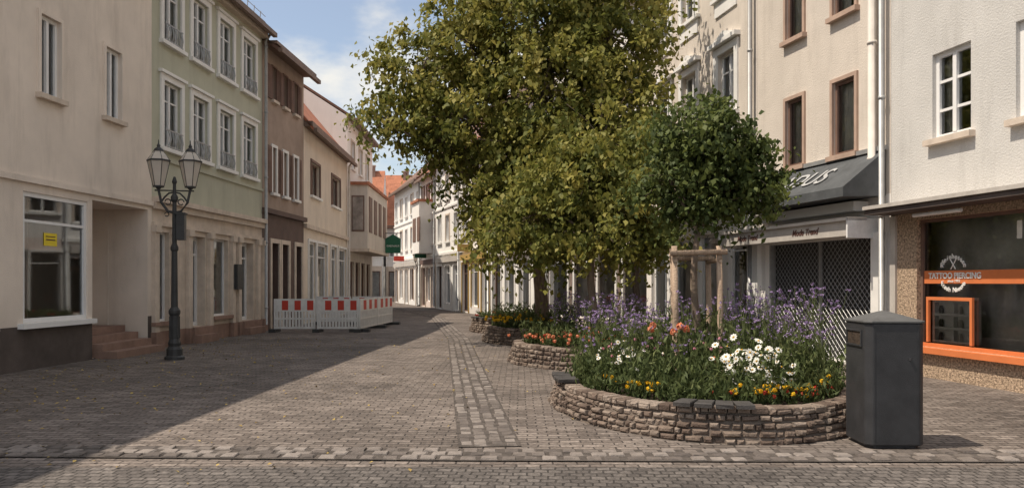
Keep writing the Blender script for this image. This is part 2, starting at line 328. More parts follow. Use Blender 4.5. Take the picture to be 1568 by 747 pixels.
# --- green house
Y1,Y2=17.8,24.5
b=Bld('green_plaster_house',(LX(Y1),Y1),(LX(Y2),Y2),9.3,[(0,.38,'redstone'),(.38,3.3,'stone'),(3.3,10,'green')],pitch=42)
S=b.S
for (a,c) in ((249,276),(294,318),(335,356),(371,390)):
    for (z0,z1) in ((4.6,6.15),(7.05,8.6)):
        xa,xb=S(a),S(c); b.win(xa,xb,z0,z1,sur='trimw',sw=.14,sill='trimw',nv=1,nh=1,hsplit=.72,curt=.7,dep=.16)
        b.box('window_cornice','trimw',xa-.2,xb+.2,-.1,.01,z1+.143,z1+.21)
        for k in range(9):
            x=xa+(xb-xa)*(k+.5)/9; b.P('window_grilles','zinc').tube([(x,-.06,z0+.02),(x+.05*math.sin(k*2),-.1,z0+.2),(x,-.06,z0+.42)],.012,5)
        b.box('window_grilles','zinc',xa,xb,-.075,-.05,z0+.4,z0+.43); b.box('window_grilles','zinc',xa,xb,-.075,-.05,z0+.03,z0+.05)
b.box('cornice','stone',0,b.L,-.18,.01,3.3,3.42); b.box('cornice','stone',0,b.L,-.1,.01,3.15,3.297); b.box('cornice','stone',0,b.L,-.06,.01,2.78,2.86)
b.box('top_cornice','stone',0,b.L,-.2,.01,8.98,9.15)
b.box('sill_band','green',0,b.L,-.05,.01,4.28,4.36)
for (a,c,kind) in ((236,259,'w'),(289,314,'d'),(326,349,'w'),(366,388,'d')):
    xa,xb=S(a),S(c)
    if kind=='w': b.win(xa,xb,.6,2.65,'frame',0,0,None,.1,'redstone',0,.2,.05,'intlight',back=.9)
    else:
        b.win(xa,xb,.4,2.65,'frame',0,1,None,.1,None,0,.3,.09,'intlight',hsplit=.8,back=.9)
        b.box('door_steps','redstone',xa-.05,xb+.05,-.35,-.0,.003,.2);b.box('door_steps','redstone',xa-.05,xb+.05,-.18,-.002,.2,.38)
    b.box('red_advert','red',xa+.1,xa+.45,.3,.32,.7,1.05) if kind=='w' else None
for u in (232.5,262,285,317.5,352.5,362,391.5,400):
    x=S(u); b.box('pilasters','stone',x-.02,x+.17,-.09,.01,.38,2.78); b.box('pilaster_base','redstone',x-.05,x+.2,-.13,.01,.002,.38); b.box('pilaster_cap','stone',x-.05,x+.2,-.13,.01,2.62,2.776)
b.box('black_letter_box','metal',S(353),S(361),-.2,-.1,1.3,2.0)
b.pipe(S(401.5),'zinc',.2)
g=b.P('snow_guard','zinc')
for k in range(int(b.L/.5)): g.tube([(.2+k*.5,-.1,9.2),(.2+k*.5,-.15,9.65)],.012,4)
for z in (9.45,9.62): g.tube([(.1,-.14,z),(b.L-.1,-.14,z)],.012,4)
b.finish()
# --- brown house
Y1,Y2=24.5,28.55
b=Bld('brown_plaster_house',(LX(Y1),Y1),(LX(Y2),Y2),8.95,[(0,3.7,'darkbrown'),(3.7,10,'brownp')],pitch=38,ov=.5)
S=b.S
def shutter(b,xa,xb,z0,z1,m='shutter'):
    b.box('shutters',m,xa,xb,-.05,-.004,z0,z1)
    z=z0+.06
    while z<z1-.06: b.box('shutters',m,xa+.04,xb-.04,-.065,-.05,z,z+.03); z+=.07
for (a,c) in ((416,422),(433,439),(449,455)):
    xa,xb=S(a),S(c)
    b.win(xa,xb,4.35,5.8,sur='trimw',sw=.09,curt=.3,nv=1,nh=0); b.win(xa,xb,7.3,8.35,fr='brnframe',sur='brnframe',sw=.05,curt=.6,nv=1,nh=0,sill='stone')
    w=.42
    for (z0,z1,m) in ((4.35,5.8,'shutter'),(7.3,8.35,'shutter')):
        shutter(b,xa-w-.1,xa-.1,z0,z1,m); shutter(b,xb+.1,xb+w*.6+.1,z0,z1,m)
for (a,c) in ((415,426),(431,441),(452,461)):
    b.win(S(a),S(c),.1,2.75,'brnframe',0,1,'stone',.14,None,0,.3,.07,'intlight',hsplit=.8)
b.box('ledge','darkbrown',0,b.L,-.14,.01,3.65,3.8)
b.finish()
# --- cream house
def LX2(Y): return -6.61-.03*Y
Y1,Y2=28.55,37.4
b=Bld('cream_plaster_house',(LX2(Y1),Y1),(LX2(Y2),Y2),7.3,[(0,3.5,'cream'),(3.5,8,'cream')],pitch=50,roof='tileR',depth=8)
S=b.S
for (a,c) in ((476,489),(507.5,520)):
    b.win(S(a),S(c),4.75,6.0,fr='brnframe',sur='brnframe',sw=.1,curt=.3,nv=1,nh=0); 
for (a,c) in ((472,483),(485,500),(506,515),(518,530)): b.win(S(a),S(c),.4,3.0,'frame',0,1,'trimw',.1,'trimw',0,.15,.08,'intlight',hsplit=.8,back=1.)
b.box('ledge','stone',0,b.L,-.12,.01,3.45,3.6); b.pipe(b.L-.2,'pipew')
b.finish()
# --- oriel house
Y3=45.5
b=Bld('oriel_window_house',(LX2(Y2),Y2),(LX2(Y3)+.0,Y3),9.3,[(0,3.1,'tan'),(3.1,10,'white')],pitch=33,roof='tileB',depth=12)
S=b.S
b.box('oriel','tan',.3,b.L-.5,-.9,.01,3.1,6.1); b.box('oriel_roof','tileR',.2,b.L-.4,-1.0,.02,6.1,6.25); b.box('oriel_floor','stone',.2,b.L-.4,-1,.02,2.95,3.098)
b.box('oriel_side_window','brnframe',.27,.298,-.75,-.15,3.9,5.6)
b.box('oriel_side_glass','interior',.255,.268,-.7,-.2,3.97,5.53)
for k in range(4): b.box('oriel_front_windows','brnframe',.7+k*1.7,1.7+k*1.7,-.93,-.902,3.9,5.6)
for k in range(4): b.win(.5+k*1.8,1.9+k*1.8,.3,2.5,'brnframe',0,0,None,.1,None,0,.2,.08,'intlight',back=1)
for k in range(3): b.win(1+k*2.3,1.9+k*2.3,7,8.3,sur='stone',curt=.4)
mb=b.P('gable_window','brnframe'); mb.box(-.03,.0,2.2,2.8,8.2,8.8); b.box('gable_window_glass','interior',-.04,-.031,2.27,2.73,8.27,8.73)
b.finish(gable='white')
for (nm,xa,xb,Y,H,wm,rf,pt) in (('white_town_house',-14,-10.5,64,6.9,'white','tileR',48),('pale_town_house',-10.45,-6.5,66,6.2,'white2','tileR',45),('tall_town_house',-16,-9,84,9.2,'pink','tileR',48),('rendered_town_house',-20,-14.05,60,7.6,'cream','tileB',42)):
    b=Bld(nm,(xa,Y),(xb,Y+.3),H,[(0,2.8,'stone'),(2.8,12,wm)],pitch=pt,roof=rf,depth=7)
    n=3
    for k in range(n):
        c=b.L*(k+.5)/n
        b.win(c-.4,c+.4,3.6,5.0,sur='stone',curt=.4); b.win(c-.45,c+.45,.3,2.4,'brnframe',0,0,None,.1,None,0,.2,.08,'intlight')
        if H>8: b.win(c-.4,c+.4,6.3,7.6,sur='stone',curt=.4)
    b.finish()
# --- right-hand far row
def RP(u):
    y=10.36/(.322+bear(u)); return (bear(u)*y,y)
rows=[('white_corner_house',604,645,8.1,'white','tileB','stone','red'),('red_roofed_house',645,668,7.9,'white2','tileR','stone','darkbrown'),('tall_white_house',668,706,8.5,'white','tileB','trimw','white'),('white_shop_house',706,752,7.9,'white2','tileR','gold','gold'),('white_terrace_house',752,842,8.8,'white','tileB','trimw','white')]
for (nm,ua,ub,H,wm,rf,sm,gm) in rows:
    b=Bld(nm,RP(ua),RP(ub),H,[(0,2.9,wm if gm!='darkbrown' else 'pink'),(2.9,12,wm)],pitch=42,roof=rf,depth=8)
    n=max(3,int(b.L/1.75))
    for k in range(n):
        c=b.L*(k+.5)/n
        for (z0,z1) in ((3.7,5.1),(6.0,7.3)):
            fr='brnframe' if nm=='red_roofed_house' else 'frame'
            b.win(c-.42,c+.42,z0,z1,fr,1,1,sur=('shutter' if fr!='frame' else 'stone' if k%2 else 'trimw'),sw=.09,curt=.5,hsplit=.7)
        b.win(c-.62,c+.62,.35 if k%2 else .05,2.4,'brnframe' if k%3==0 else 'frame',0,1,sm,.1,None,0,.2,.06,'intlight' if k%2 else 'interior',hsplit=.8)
    b.box('shop_fascia',gm if gm in('gold','darkbrown') else 'cass',.3,b.L-.3,-.14,.01,2.58,2.85)
    b.box('string_course','trimw',0,b.L,-.08,.01,3.0,3.12); b.box('string_course','trimw',0,b.L,-.06,.01,5.5,5.6)
    b.pipe(b.L-.1,'zinc')
    if nm=='red_roofed_house':
        b.box('oriel','white2',1.2,b.L-1,-.8,-.0,3.2,6.2); b.box('oriel_cap','tileR',1.1,b.L-.9,-.9,-.002,6.2,6.35)
        for k in range(2): b.box('oriel_windows','brnframe',1.5+k*1.3,2.4+k*1.3,-.83,-.802,3.9,5.3)
    b.box('hanging_shop_sign','red' if gm=='red' else 'gold' if gm=='gold' else 'signgreen',b.L*.45,b.L*.45+.06,-.8,-.1,2.95,3.3) if gm!='white' else None
    b.finish()
Pj=RP(842)
P3=(4.09,24.2)
b=Bld('pink_shop_house',Pj,P3,10.5,[(0,3.1,'pink'),(3.1,12,'white2')],pitch=42,roof='tileB')
n=4
for k in range(n):
    c=b.L*(k+.5)/n
    for (z0,z1) in ((4,5.5),(6.6,8.1)): b.win(c-.45,c+.45,z0,z1,sur='stone',curt=.5,hsplit=.7)
    b.win(c-.7,c+.7,.3,2.6,'frame',0,1,'trimw',.08,None,0,.2,.06,'intlight',hsplit=.82)
b.finish()
# --- R3 ornate beige house
P2=(5.41,17.57)
b=Bld('ornate_beige_house',P3,P2,12.6,[(0,3.3,'white2'),(3.3,13,'tan')],pitch=40)
S=b.S
for (a,c) in ((1008,1027),(1045,1067),(1099,1126)):
    for (z0,z1) in ((5.5,7.0),(8.4,9.9),(11,12.2)):
        xa,xb=S(a),S(c); b.win(xa,xb,z0,z1,sur='trimw',sw=.17,sill='trimw',nv=1,nh=1,hsplit=.7,curt=.5)
        b.box('window_hoods','trimw',xa-.26,xb+.26,-.16,.01,z1+.2,z1+.3); b.P('window_hoods','trimw').add([(xa-.2,-.1,z1+.302),(xb+.2,-.1,z1+.302),((xa+xb)/2,-.1,z1+.5),(xa-.2,.005,z1+.302),(xb+.2,.005,z1+.302),((xa+xb)/2,.005,z1+.5)],[(0,1,2),(0,2,5,3),(1,4,5,2)])
        b.box('window_aprons','trimw',xa-.1,xb+.1,-.04,.01,z0-.45,z0-.1)
for k in range(4): b.win(.4+k*1.65,1.6+k*1.65,.4,2.7,'frame',0,1,None,.1,None,0,.2,.07,'intlight' if k!=1 else 'interior',hsplit=.8)
b.box('ledge','trimw',0,b.L,-.15,.01,3.25,3.4)
b.pipe(b.L-.1,'zinc')
b.finish()
# --- R2 with awning and roller grille
P1=(6.4,13.45)
b=Bld('tan_shop_house',P2,P1,12.2,[(0,3.0,'white2'),(3.0,13,'tan')],pitch=40)
S=b.S
for (a,c) in ((1205,1231),(1277,1311)):
    for (z0,z1) in ((3.85,5.22),(6.45,7.85),(9.1,10.5)):
        b.win(S(a),S(c),z0,z1,fr='brnframe',sur='tanframe',sw=.07,sill='tanframe',nv=0,nh=0,curt=1.0 if a>1250 else .8,dep=.12)
xa,xb=S(1172),S(1340)
b.op(xa,xb,.03,2.3,.25)
g=b.P('roller_grille','metal'); g.box(xa,xb,.24,.26,.03,2.3)
W=xb-xa; st=.13; 
k=-2.3
while k<W:
    for sgn in (1,-1):
        t0=max(0,-k); t1=min(2.27,W-k)
        if t1>t0:
            pa=(xa+k+t0,t0+.03); pb=(xa+k+t1,t1+.03)
            if sgn<0: pa=(xa+xb-pa[0],pa[1]); pb=(xa+xb-pb[0],pb[1])
            b.P('grille_lattice','zinc').tube([(pa[0],.19+.012*sgn,pa[1]),(pb[0],.19+.012*sgn,pb[1])],.006,4)
    k+=st
b.box('grille_rails','zinc',xa,xa+.06,.1,.22,.03,2.3); b.box('grille_rails','zinc',(xa+xb)/2-.03,(xa+xb)/2+.03,.12,.165,.03,2.3); b.box('grille_rails','zinc',xb-.06,xb,.1,.22,.03,2.3)
ca,cb=S(1137),S(1342)
b.box('awning_cassette','cass',ca+.0,cb,-.55,-.25,2.3,2.56); b.box('awning_cassette','cass',ca+.05,cb-.05,-.25,.01,2.38,2.5); b.box('awning_cassette_lip','pipew',ca-.04,cb+.04,-.6,-.22,2.562,2.62)
for q in (1172,1262): text('fascia_lettering','Mode Trend',.16,(S(q)+.2,-.555,2.38),(math.pi/2,0,0),b.e,M['textd'],shear=.3,off=.003)
for x in (ca-.03,cb+.0): b.box('cassette_cheek','plasticw',x,x+.04,-.6,-.0,2.26,2.6)
b.box('roller_box','frame',S(1175),S(1330),-.3,.01,2.75,2.92); b.box('white_piers','trimw',S(1150),S(1166),-.1,.01,0.002,2.36); b.box('white_piers','trimw',cb-.02,cb+.25,-.1,.01,0.002,2.36)
a0,a1=S(1168),S(1358)
p=b.P('dark_awning','awn'); z1,z0,y0=3.75,3.02,-.85
p.add([(a0,-.02,z1),(a1,-.02,z1),(a1,y0,z0+.08),(a0,y0,z0+.08),(a0,y0,z0-.08),(a1,y0,z0-.08),(a1,-.02,z0-.05),(a0,-.02,z0-.05)],[(0,3,2,1),(3,4,5,2),(1,2,5,6),(0,7,4,3),(4,7,6,5)])
sl=math.atan2(z1-z0-.08,.83)
text('awning_lettering','ADUS',.62,((a0+a1)/2+.25,y0+.2,z0+.08+.2*math.tan(sl)+.03),(sl,0,0),b.e,M['textg'],align='CENTER',shear=.2,off=.004)
b.box('awning_tube','zinc',a0-.02,a1+.02,-.08,-.0,z1+.002,z1+.08)
b.pipe(b.L-.32,'pipew',3.1,12,.07); b.pipe(b.L-.08,'zinc',.1,12,.05)
b.finish()
# --- R1 tattoo shop house
q0=(8.955-.19*4.5,4.5)
b=Bld('grey_tattoo_shop_house',P1,q0,12.0,[(0,.5,'pebble'),(.5,2.62,'pebble'),(2.62,13,'grey')],pitch=40)
S=b.S
for (a,c) in ((1428,1487),(1556,1640)):
    for (z0,z1) in ((3.72,5.05),(6.5,7.9),(9.1,10.5)):
        b.win(S(a),S(c),z0,z1,sur=None,sw=.05,sill='stone',nv=1,nh=2,curt=.5,dep=.16,fw=.07)
sa,sb=S(1404),S(1404)+5.5
b.win(sa,sb,.48,2.5,'brnframe',0,0,None,.1,'orange',0,.16,.05,'interior2',back=.5)
b.box('orange_window_band','orange',sa+.055,sb-.055,.095,.105,1.48,1.68)
b.box('orange_edge','orange',sa+.05,sb-.05,.06,.09,.48,.54)
text('shop_lettering','TATTOO PIERCING',.125,(S(1453),.088,1.56),(math.pi/2,0,0),b.e,M['text'],off=.003)
text('shop_lettering','since 1993',.06,(S(1453),.088,1.50),(math.pi/2,0,0),b.e,M['text'])
cx,cz=S(1452),1.62
for i,ch in enumerate('Rheinhessen'):
    an=math.radians(160-14*i); text('arc_lettering',ch,.11,(cx+.25*math.cos(an),.085,cz+.04+.2*math.sin(an)),(math.pi/2,0,0),b.e,M['text'],off=.002)
for i,ch in enumerate('Fresh Needle'):
    an=math.radians(205+12*i); text('arc_lettering',ch,.10,(cx+.25*math.cos(an),.085,cz-.1+.17*math.sin(an)),(math.pi/2,0,0),b.e,M['text'],off=.002)
for an in (60,120):
    r=math.radians(an); b.P('logo_needles','text').tube([(cx-.1*math.cos(r),.088,cz+.08),(cx+.12*math.cos(r),.088,cz+.08+.15)],.008,5)
fa,fb=S(1414),S(1484); z0,z1=.56,1.27
for (a,c,d,e) in ((fa,fa+.05,z0,z1),(fb-.05,fb,z0,z1),(fa+.05,fb-.05,z1-.05,z1)): b.box('orange_frame','orange',a,c,.05,.09,d,e)
wd=(fb-fa-.145)/2.0
for k in range(3):
    x=fa+.055+k*wd
    b.box('display_shelf','trimw',x,x+.045,.122,.25,z0,z1-.055)
for k in range(4): b.box('display_shelf','trimw',fa+.055,fa+.1+2*wd,.120,.251,z0+.0+k*.208,z0+.04+k*.208)
b.box('display_shelf_back','trimw',fa+.055,fa+.1+2*wd,.2,.21,z0,z1)
for k in range(6):
    x=fa+.2+(k%2)*wd; z=z0+.04+(k//2)*.208; b.P('shelf_items','cass' if k%2 else 'plinth').lathe((x,.16,z),[(.03,0),(.035,.06),(.02,.12)],8)
b.box('poster','intlight',S(1548),S(1556),.098,.102,2.1,2.35)
b.box('shop_cornice','plinth',.0,b.L,-.5,.01,2.62,2.70); b.box('shop_cornice_top','cass',.0,b.L,-.54,.012,2.702,2.76)
b.P('tube_lamp','plasticw').tube([(S(1425),-.3,2.54),(S(1500),-.3,2.54)],.03,8)
b.box('grey_pier','cass',.02,.16,-.04,.01,.0,2.6)
b.finish()

# ---------------------------------------------------------------- ground
def sheet(name,x0,x1,y0,y1,z,m):
    mb=MB(); mb.face([(x0,y0,z),(x1,y0,z),(x1,y1,z),(x0,y1,z)]); return mb.obj(name,[m])
sheet('ground',-400,400,-300,700,0,M['pave'])
sheet('foreground_pavement',-30,30,-6,6.45,.004,M['pave2'])
mb=MB(); jb=MB()
def setts(path,nacross,sz,gap=.014,along=1.0,hh=(.012,.026),z=.008):
    pts=[Vector((x,y,0)) for x,y in path]; hw=nacross*(sz+gap)/2+.01
    nn=[]
    for k in range(len(pts)):
        d=(pts[min(k+1,len(pts)-1)]-pts[max(k-1,0)]).normalized(); nn.append(Vector((-d.y,d.x,0)))
    for k in range(len(pts)-1):
        q=[pts[k]-nn[k]*hw,pts[k+1]-nn[k+1]*hw,pts[k+1]+nn[k+1]*hw,pts[k]+nn[k]*hw]; jb.face([(v.x,v.y,z) for v in q])
        a,c=pts[k],pts[k+1]; d=(c-a); Ln=d.length; d.normalize(); n=Vector((-d.y,d.x,0)); sl=sz*along; m=int(Ln/(sl+gap))
        for i in range(m):
            for j in range(nacross):
                off=random.uniform(-.02,.02)
                cpt=a+d*((i+.5+(.35 if j%2 else 0))*Ln/m+off)+n*((j-(nacross-1)/2)*(sz+gap)+random.uniform(-.012,.012))
                h=random.uniform(*hh)
                mb.stone((cpt.x,cpt.y,0),d,n,(0,0,1),sl/2*random.uniform(.78,1.0),sz/2*random.uniform(.84,1.04),h,.01,0,random.random(),.14)
setts([(-.20,7.25),(-1.39,20.8),(-3.2,34),(-6.6,46),(-10.5,57)],4,.125,along=1.3,hh=(.011,.019))
setts([(-8.5,7.2),(-3,7.0),(-.45,6.9),(2.0,6.86),(8.6,6.8)],3,.135,along=1.15,hh=(.016,.030),z=.012)
mb.obj('cobblestone_gutter',[M['cobble']]); jb.obj('gutter_joint_bed',[M['joint']])
def leafmesh(name,P,N,size,tint,m,wr=.35,fold=.25,parent=None,D=None):
    n=len(P); d=rng.normal(size=(n,3)) if D is None else D+rng.normal(size=(n,3))*.35
    d-=N*np.sum(d*N,1,keepdims=True); d/=np.linalg.norm(d,axis=1,keepdims=True)+1e-9
    w=np.cross(N,d); s=size.reshape(-1,1)
    v=np.empty((n,4,3)); v[:,0]=P-d*s*.5; v[:,1]=P+w*s*wr+N*s*fold*.3; v[:,2]=P+d*s*.5-N*s*fold*.5; v[:,3]=P-w*s*wr+N*s*fold*.3
    me=bpy.data.meshes.new(name); me.vertices.add(n*4); me.vertices.foreach_set('co',v.ravel())
    me.loops.add(n*4); me.loops.foreach_set('vertex_index',np.arange(n*4,dtype=np.int32)); me.polygons.add(n)
    me.polygons.foreach_set('loop_start',np.arange(0,n*4,4,dtype=np.int32)); 
    a=me.attributes.new('tint','FLOAT','FACE'); a.data.foreach_set('value',np.clip(tint,0,1).astype(np.float32))
    me.materials.append(m); me.update(calc_edges=True); me.validate()
    o=bpy.data.objects.new(name,me); scene.collection.objects.link(o)
    if parent: o.parent=parent
    return o
def unit(a): return a/(np.linalg.norm(a,axis=1,keepdims=True)+1e-9)
n=1100
X=-8+np.abs(rng.normal(size=n))*3.6; Yl=5.5+rng.random(n)*16; X=np.where(X>2.5,-8+rng.random(n)*5,X)
P=np.stack([X,Yl,np.full(n,.02)],1); N=unit(rng.normal(size=(n,3))*.25+np.array([0,0,1])); 
leafmesh('fallen_leaves',P,N,.03+.025*rng.random(n),rng.random(n),M['dryleaf'])

# ---------------------------------------------------------------- planters
def planter(name,cx,cy,rx,ry,h,slates=()):
    e=empty(name); mb=MB(); nc=max(4,round(h/.068)); ch=h/nc
    N=400; per=[(math.cos(2*math.pi*i/N),math.sin(2*math.pi*i/N)) for i in range(N+1)]
    for k in range(nc):
        off=(1-k/nc)*.13
        X=[(cx+(rx+off)*a,cy+(ry+off)*c_) for a,c_ in per]
        dist=[0]
        for i in range(N): dist.append(dist[-1]+math.dist(X[i],X[i+1]))
        tot=dist[-1]; s=random.uniform(0,.1)
        while s<tot-.03:
            w=random.choice([.07,.09,.11,.13,.17])*random.uniform(.9,1.1); w=min(w,tot-s); mid=s+w/2
            i=min(N-1,int(np.searchsorted(dist,mid))-1); i=max(0,i)
            t=(mid-dist[i])/(dist[i+1]-dist[i]+1e-9); x=X[i][0]+(X[i+1][0]-X[i][0])*t; y=X[i][1]+(X[i+1][1]-X[i][1])*t
            tan=Vector((X[i+1][0]-X[i][0],X[i+1][1]-X[i][1],0)).normalized(); nrm=Vector((tan.y,-tan.x,0)).normalized()
            pr=random.uniform(-.02,.022); wob=.012*math.sin(s*1.7+k)+.008*math.sin(s*4.1)
            rt=random.uniform(-.06,.06); t2=(tan+Vector((0,0,rt))).normalized(); u2=(Vector((0,0,1))-tan*rt).normalized()
            mb.stone((x-nrm.x*(.09-pr),y-nrm.y*(.09-pr),ch*(k+.5)+wob+random.uniform(-.006,.006)),t2,u2,nrm,w/2-.006,ch/2*random.uniform(.82,1.0)-.003,.09,.015,0,random.random()*.8+.2*(k/nc),.16)
            if k==nc-1:
                mb.stone((x-nrm.x*.1,y-nrm.y*.1,h-.02+wob),tan,nrm,(0,0,1),w/2-.004,.1,.03,.012,0,random.random(),.1)
            s+=w
    mb.obj('stone_wall',[M['stonewall']],e)
    mb=MB(); vs=[(cx+rx*a,cy+ry*c_,0.0) for a,c_ in per[:-1:8]]; n=len(vs)
    vb=[(cx+(rx+.11)*a,cy+(ry+.11)*c_,0.0) for a,c_ in per[:-1:8]]
    mb.add(vb+[(x-(x-cx)*.01,y-(y-cy)*.01,h-.03) for x,y,_ in vs],[(i,(i+1)%n,n+(i+1)%n,n+i) for i in range(n)])
    mb.obj('mortar_core',[M['mortar']],e)
    mb=MB(); vs=[(cx+(rx-.12)*a,cy+(ry-.12)*c_) for a,c_ in per[:-1:8]]; rings=[1,.7,.35]
    V=[];Fc=[]
    for q,r in enumerate(rings):
        for x,y in vs: V.append((cx+(x-cx)*r,cy+(y-cy)*r,h-.04+.05*(1-r)+random.uniform(-.01,.01)))
    for q in range(2):
        for i in range(n): Fc.append((q*n+i,q*n+(i+1)%n,(q+1)*n+(i+1)%n,(q+1)*n+i))
    Fc.append(tuple(2*n+i for i in range(n))); mb.add(V,Fc); mb.obj('soil_bed',[M['soil']],e)
    if slates:
        mb=MB()
        for an in slates:
            a=math.radians(an); x=cx+(rx-.03)*math.cos(a); y=cy+(ry-.03)*math.sin(a); t=Vector((-rx*math.sin(a),ry*math.cos(a),0)).normalized(); nn=Vector((t.y,-t.x,0))
            mb.stone((x,y,h+.035),t,nn,(0,0,1),.085,.13,.022,.008)
        mb.obj('slate_caps',[M['slate']],e)
    return e
planter('stone_planter',2.3,9.9,1.70,2.43,.31,slates=(176,181,186,191,248,254,260,266))
planter('stone_planter',1.5,15.3,1.45,1.8,.36)
planter('stone_planter',.55,20.5,1.2,1.6,.38)
planter('stone_planter',-.2,24.7,1.0,1.5,.4,slates=(200,215,230,245,260))

# ---------------------------------------------------------------- trees
def tree(name,base,tr,th,lobes,nclump,per,lsz,m,clr=.32,shell=.5,lean=(0,0),tb=0):
    e=empty(name,(base[0],base[1],0)); bx,by=base[:2]; mb=MB()
    top=Vector((lean[0],lean[1],th)); pts=[];rad=[]
    for i in range(9):
        t=i/8; pts.append((top.x*t+.04*math.sin(t*7),top.y*t+.04*math.cos(t*5)-.04,base[2]*(1-t)+th*t-.05)); rad.append(tr*(1.25-.25*min(1,t*4)) if t<.25 else tr*(1-.35*(t-.25)))
    mb.tube(pts,rad,12)
    vol=np.array([l[3]*l[4]*l[5] for l in lobes])**(2/3); pr=vol/vol.sum()
    idx=rng.choice(len(lobes),nclump,p=pr); Lb=np.array(lobes)[idx]
    dirs=unit(rng.normal(size=(nclump,3))); rr=shell+(1-shell)*rng.random(nclump)**.6; rr*=1+np.abs(.26*rng.normal(size=nclump))*(rng.random(nclump)<.4)
    C=Lb[:,:3]+dirs*Lb[:,3:6]*rr[:,None]; C[:,0]-=bx; C[:,1]-=by
    ctr=rng.random(nclump)
    for li,l in enumerate(lobes):
        q=Vector((l[0]-bx,l[1]-by,l[2])); st=Vector(pts[-1]) if l[2]>th*.9 else Vector(pts[-2]); mid=(st+q)/2+Vector((random.uniform(-.15,.15),random.uniform(-.15,.15),.15))
        mb.tube([st,mid,q],[tr*.5,tr*.32,tr*.14],7)
        own=[i for i in range(nclump) if idx[i]==li][:30]
        for i in own:
            c=Vector(C[i]); mb.tube([q,(q+c)/2+Vector((0,0,.06)),c],[tr*.12,tr*.07,.008],4)
    mb.obj('trunk_and_limbs',[M['bark']],e,smooth=True)
    cid=np.repeat(np.arange(nclump),per); n=len(cid); sc=clr*(.5+1.0*rng.random(nclump))
    out=unit(dirs*[1,1,.6]+rng.normal(size=(nclump,3))*.35)
    tt=rng.random(n)*2-.8
    P=C[cid]+out[cid]*(tt*sc[cid])[:,None]
    P[:,2]-=.55*sc[cid]*np.clip(tt,0,2)**2
    P+=rng.normal(size=(n,3))*(sc[cid]*.33)[:,None]
    N=unit(rng.normal(size=(n,3))*.7+np.array([-.3,-.3,.45])+out[cid]*.3)
    tn=tb+.15+.45*ctr[cid]**1.2+.35*rng.random(n)**1.6+.1*np.clip(tt,0,1)
    leafmesh('leaves',P,N,lsz*(.55+.75*rng.random(n)),tn,m,parent=e,D=np.tile([0,0,-.7],(n,1)).astype(float))
    return e
T1=[(-2.24,19,6.36,1.2,1.3,1.1),(-2.85,18.8,5.25,.7,.8,.6),(-1,19.2,7.2,1.3,1.6,1.2),(-1,18.8,5.3,1.3,1.6,1.2),(.56,19,7.9,1.6,1.8,1.4),(.7,18.6,5.9,1.7,1.9,1.5),(2.3,19,7.4,1.35,1.6,1.2),(2.5,19,5.7,1.1,1.4,1.0),(-.1,18.4,3.8,1.05,1.2,.9),(-.3,18.3,2.7,.75,.9,.6),(1.0,19,9.4,1.5,1.6,1.3),(-1.5,18.7,4.7,.7,.8,.5),(1.2,18.0,4.4,1.6,1.4,1.2),(2.9,19.3,8.9,1.0,1.2,1.0),(.6,17.2,3.3,1.2,1.2,1.0),(1.9,17.0,4.6,1.2,1.2,1.1)]
tree('linden_tree',(.7,19.8,.3),.17,2.9,T1,1150,58,.14,M['leafA'],.36,tb=.06)
T2=[(.45,15.7,2.85,.8,.9,.7),(1.5,15.9,3.4,1.0,1.2,.8),(2.3,15.4,3.0,.8,.9,.75),(1.75,15.1,2.35,.6,.7,.42),(-.2,15.7,2.5,.45,.6,.4),(2.0,16.0,4.0,.7,.9,.6),(.7,15.2,2.15,.5,.6,.3),(2.6,15.3,2.3,.5,.6,.35)]
tree('linden_tree',(1.55,15.4,.3),.08,2.4,T2,300,50,.125,M['leafA'],.34,tb=.03)
T3=[(2.5,10.1,3.0,.55,.6,.55),(2.22,10,3.3,.4,.45,.38),(2.98,10,2.78,.42,.5,.36),(1.98,10,2.75,.38,.45,.34),(2.5,10,3.6,.2,.3,.32),(3.2,10,2.6,.22,.3,.2),(2.42,10.1,2.5,.4,.42,.25),(2.85,10,3.2,.3,.35,.26)]
tree('young_staked_tree',(2.30,10,.3),.05,2.2,T3,250,54,.082,M['leafB'],.2,shell=.35)
T4=[(3.3,21,3.6,.9,1,1.0),(3.0,21,2.7,.8,.8,.5),(3.6,21,4.8,.8,.9,.9)]
tree('linden_tree',(3.3,21,0),.09,2.4,T4,120,50,.13,M['leafA'],.33)
mb=MB()
for (x,y) in ((1.93,9.45),(2.46,9.45),(2.5,10.15),(2.05,10.15)): mb.tube([(x,y,.25),(x+.012,y,1.1),(x-.004,y,1.93)],[.04,.036,.034],9)
mb.tube([(1.86,9.40,1.84),(2.54,9.41,1.86)],.032,8); mb.tube([(2.0,10.1,1.8),(2.56,10.1,1.8)],.032,8)
mb.tube([(1.93,9.4,1.76),(2.05,10.2,1.76)],.028,8); mb.tube([(2.46,9.4,1.76),(2.5,10.2,1.76)],.028,8)
mb.obj('wooden_tree_stakes',[M['wood']],smooth=True)

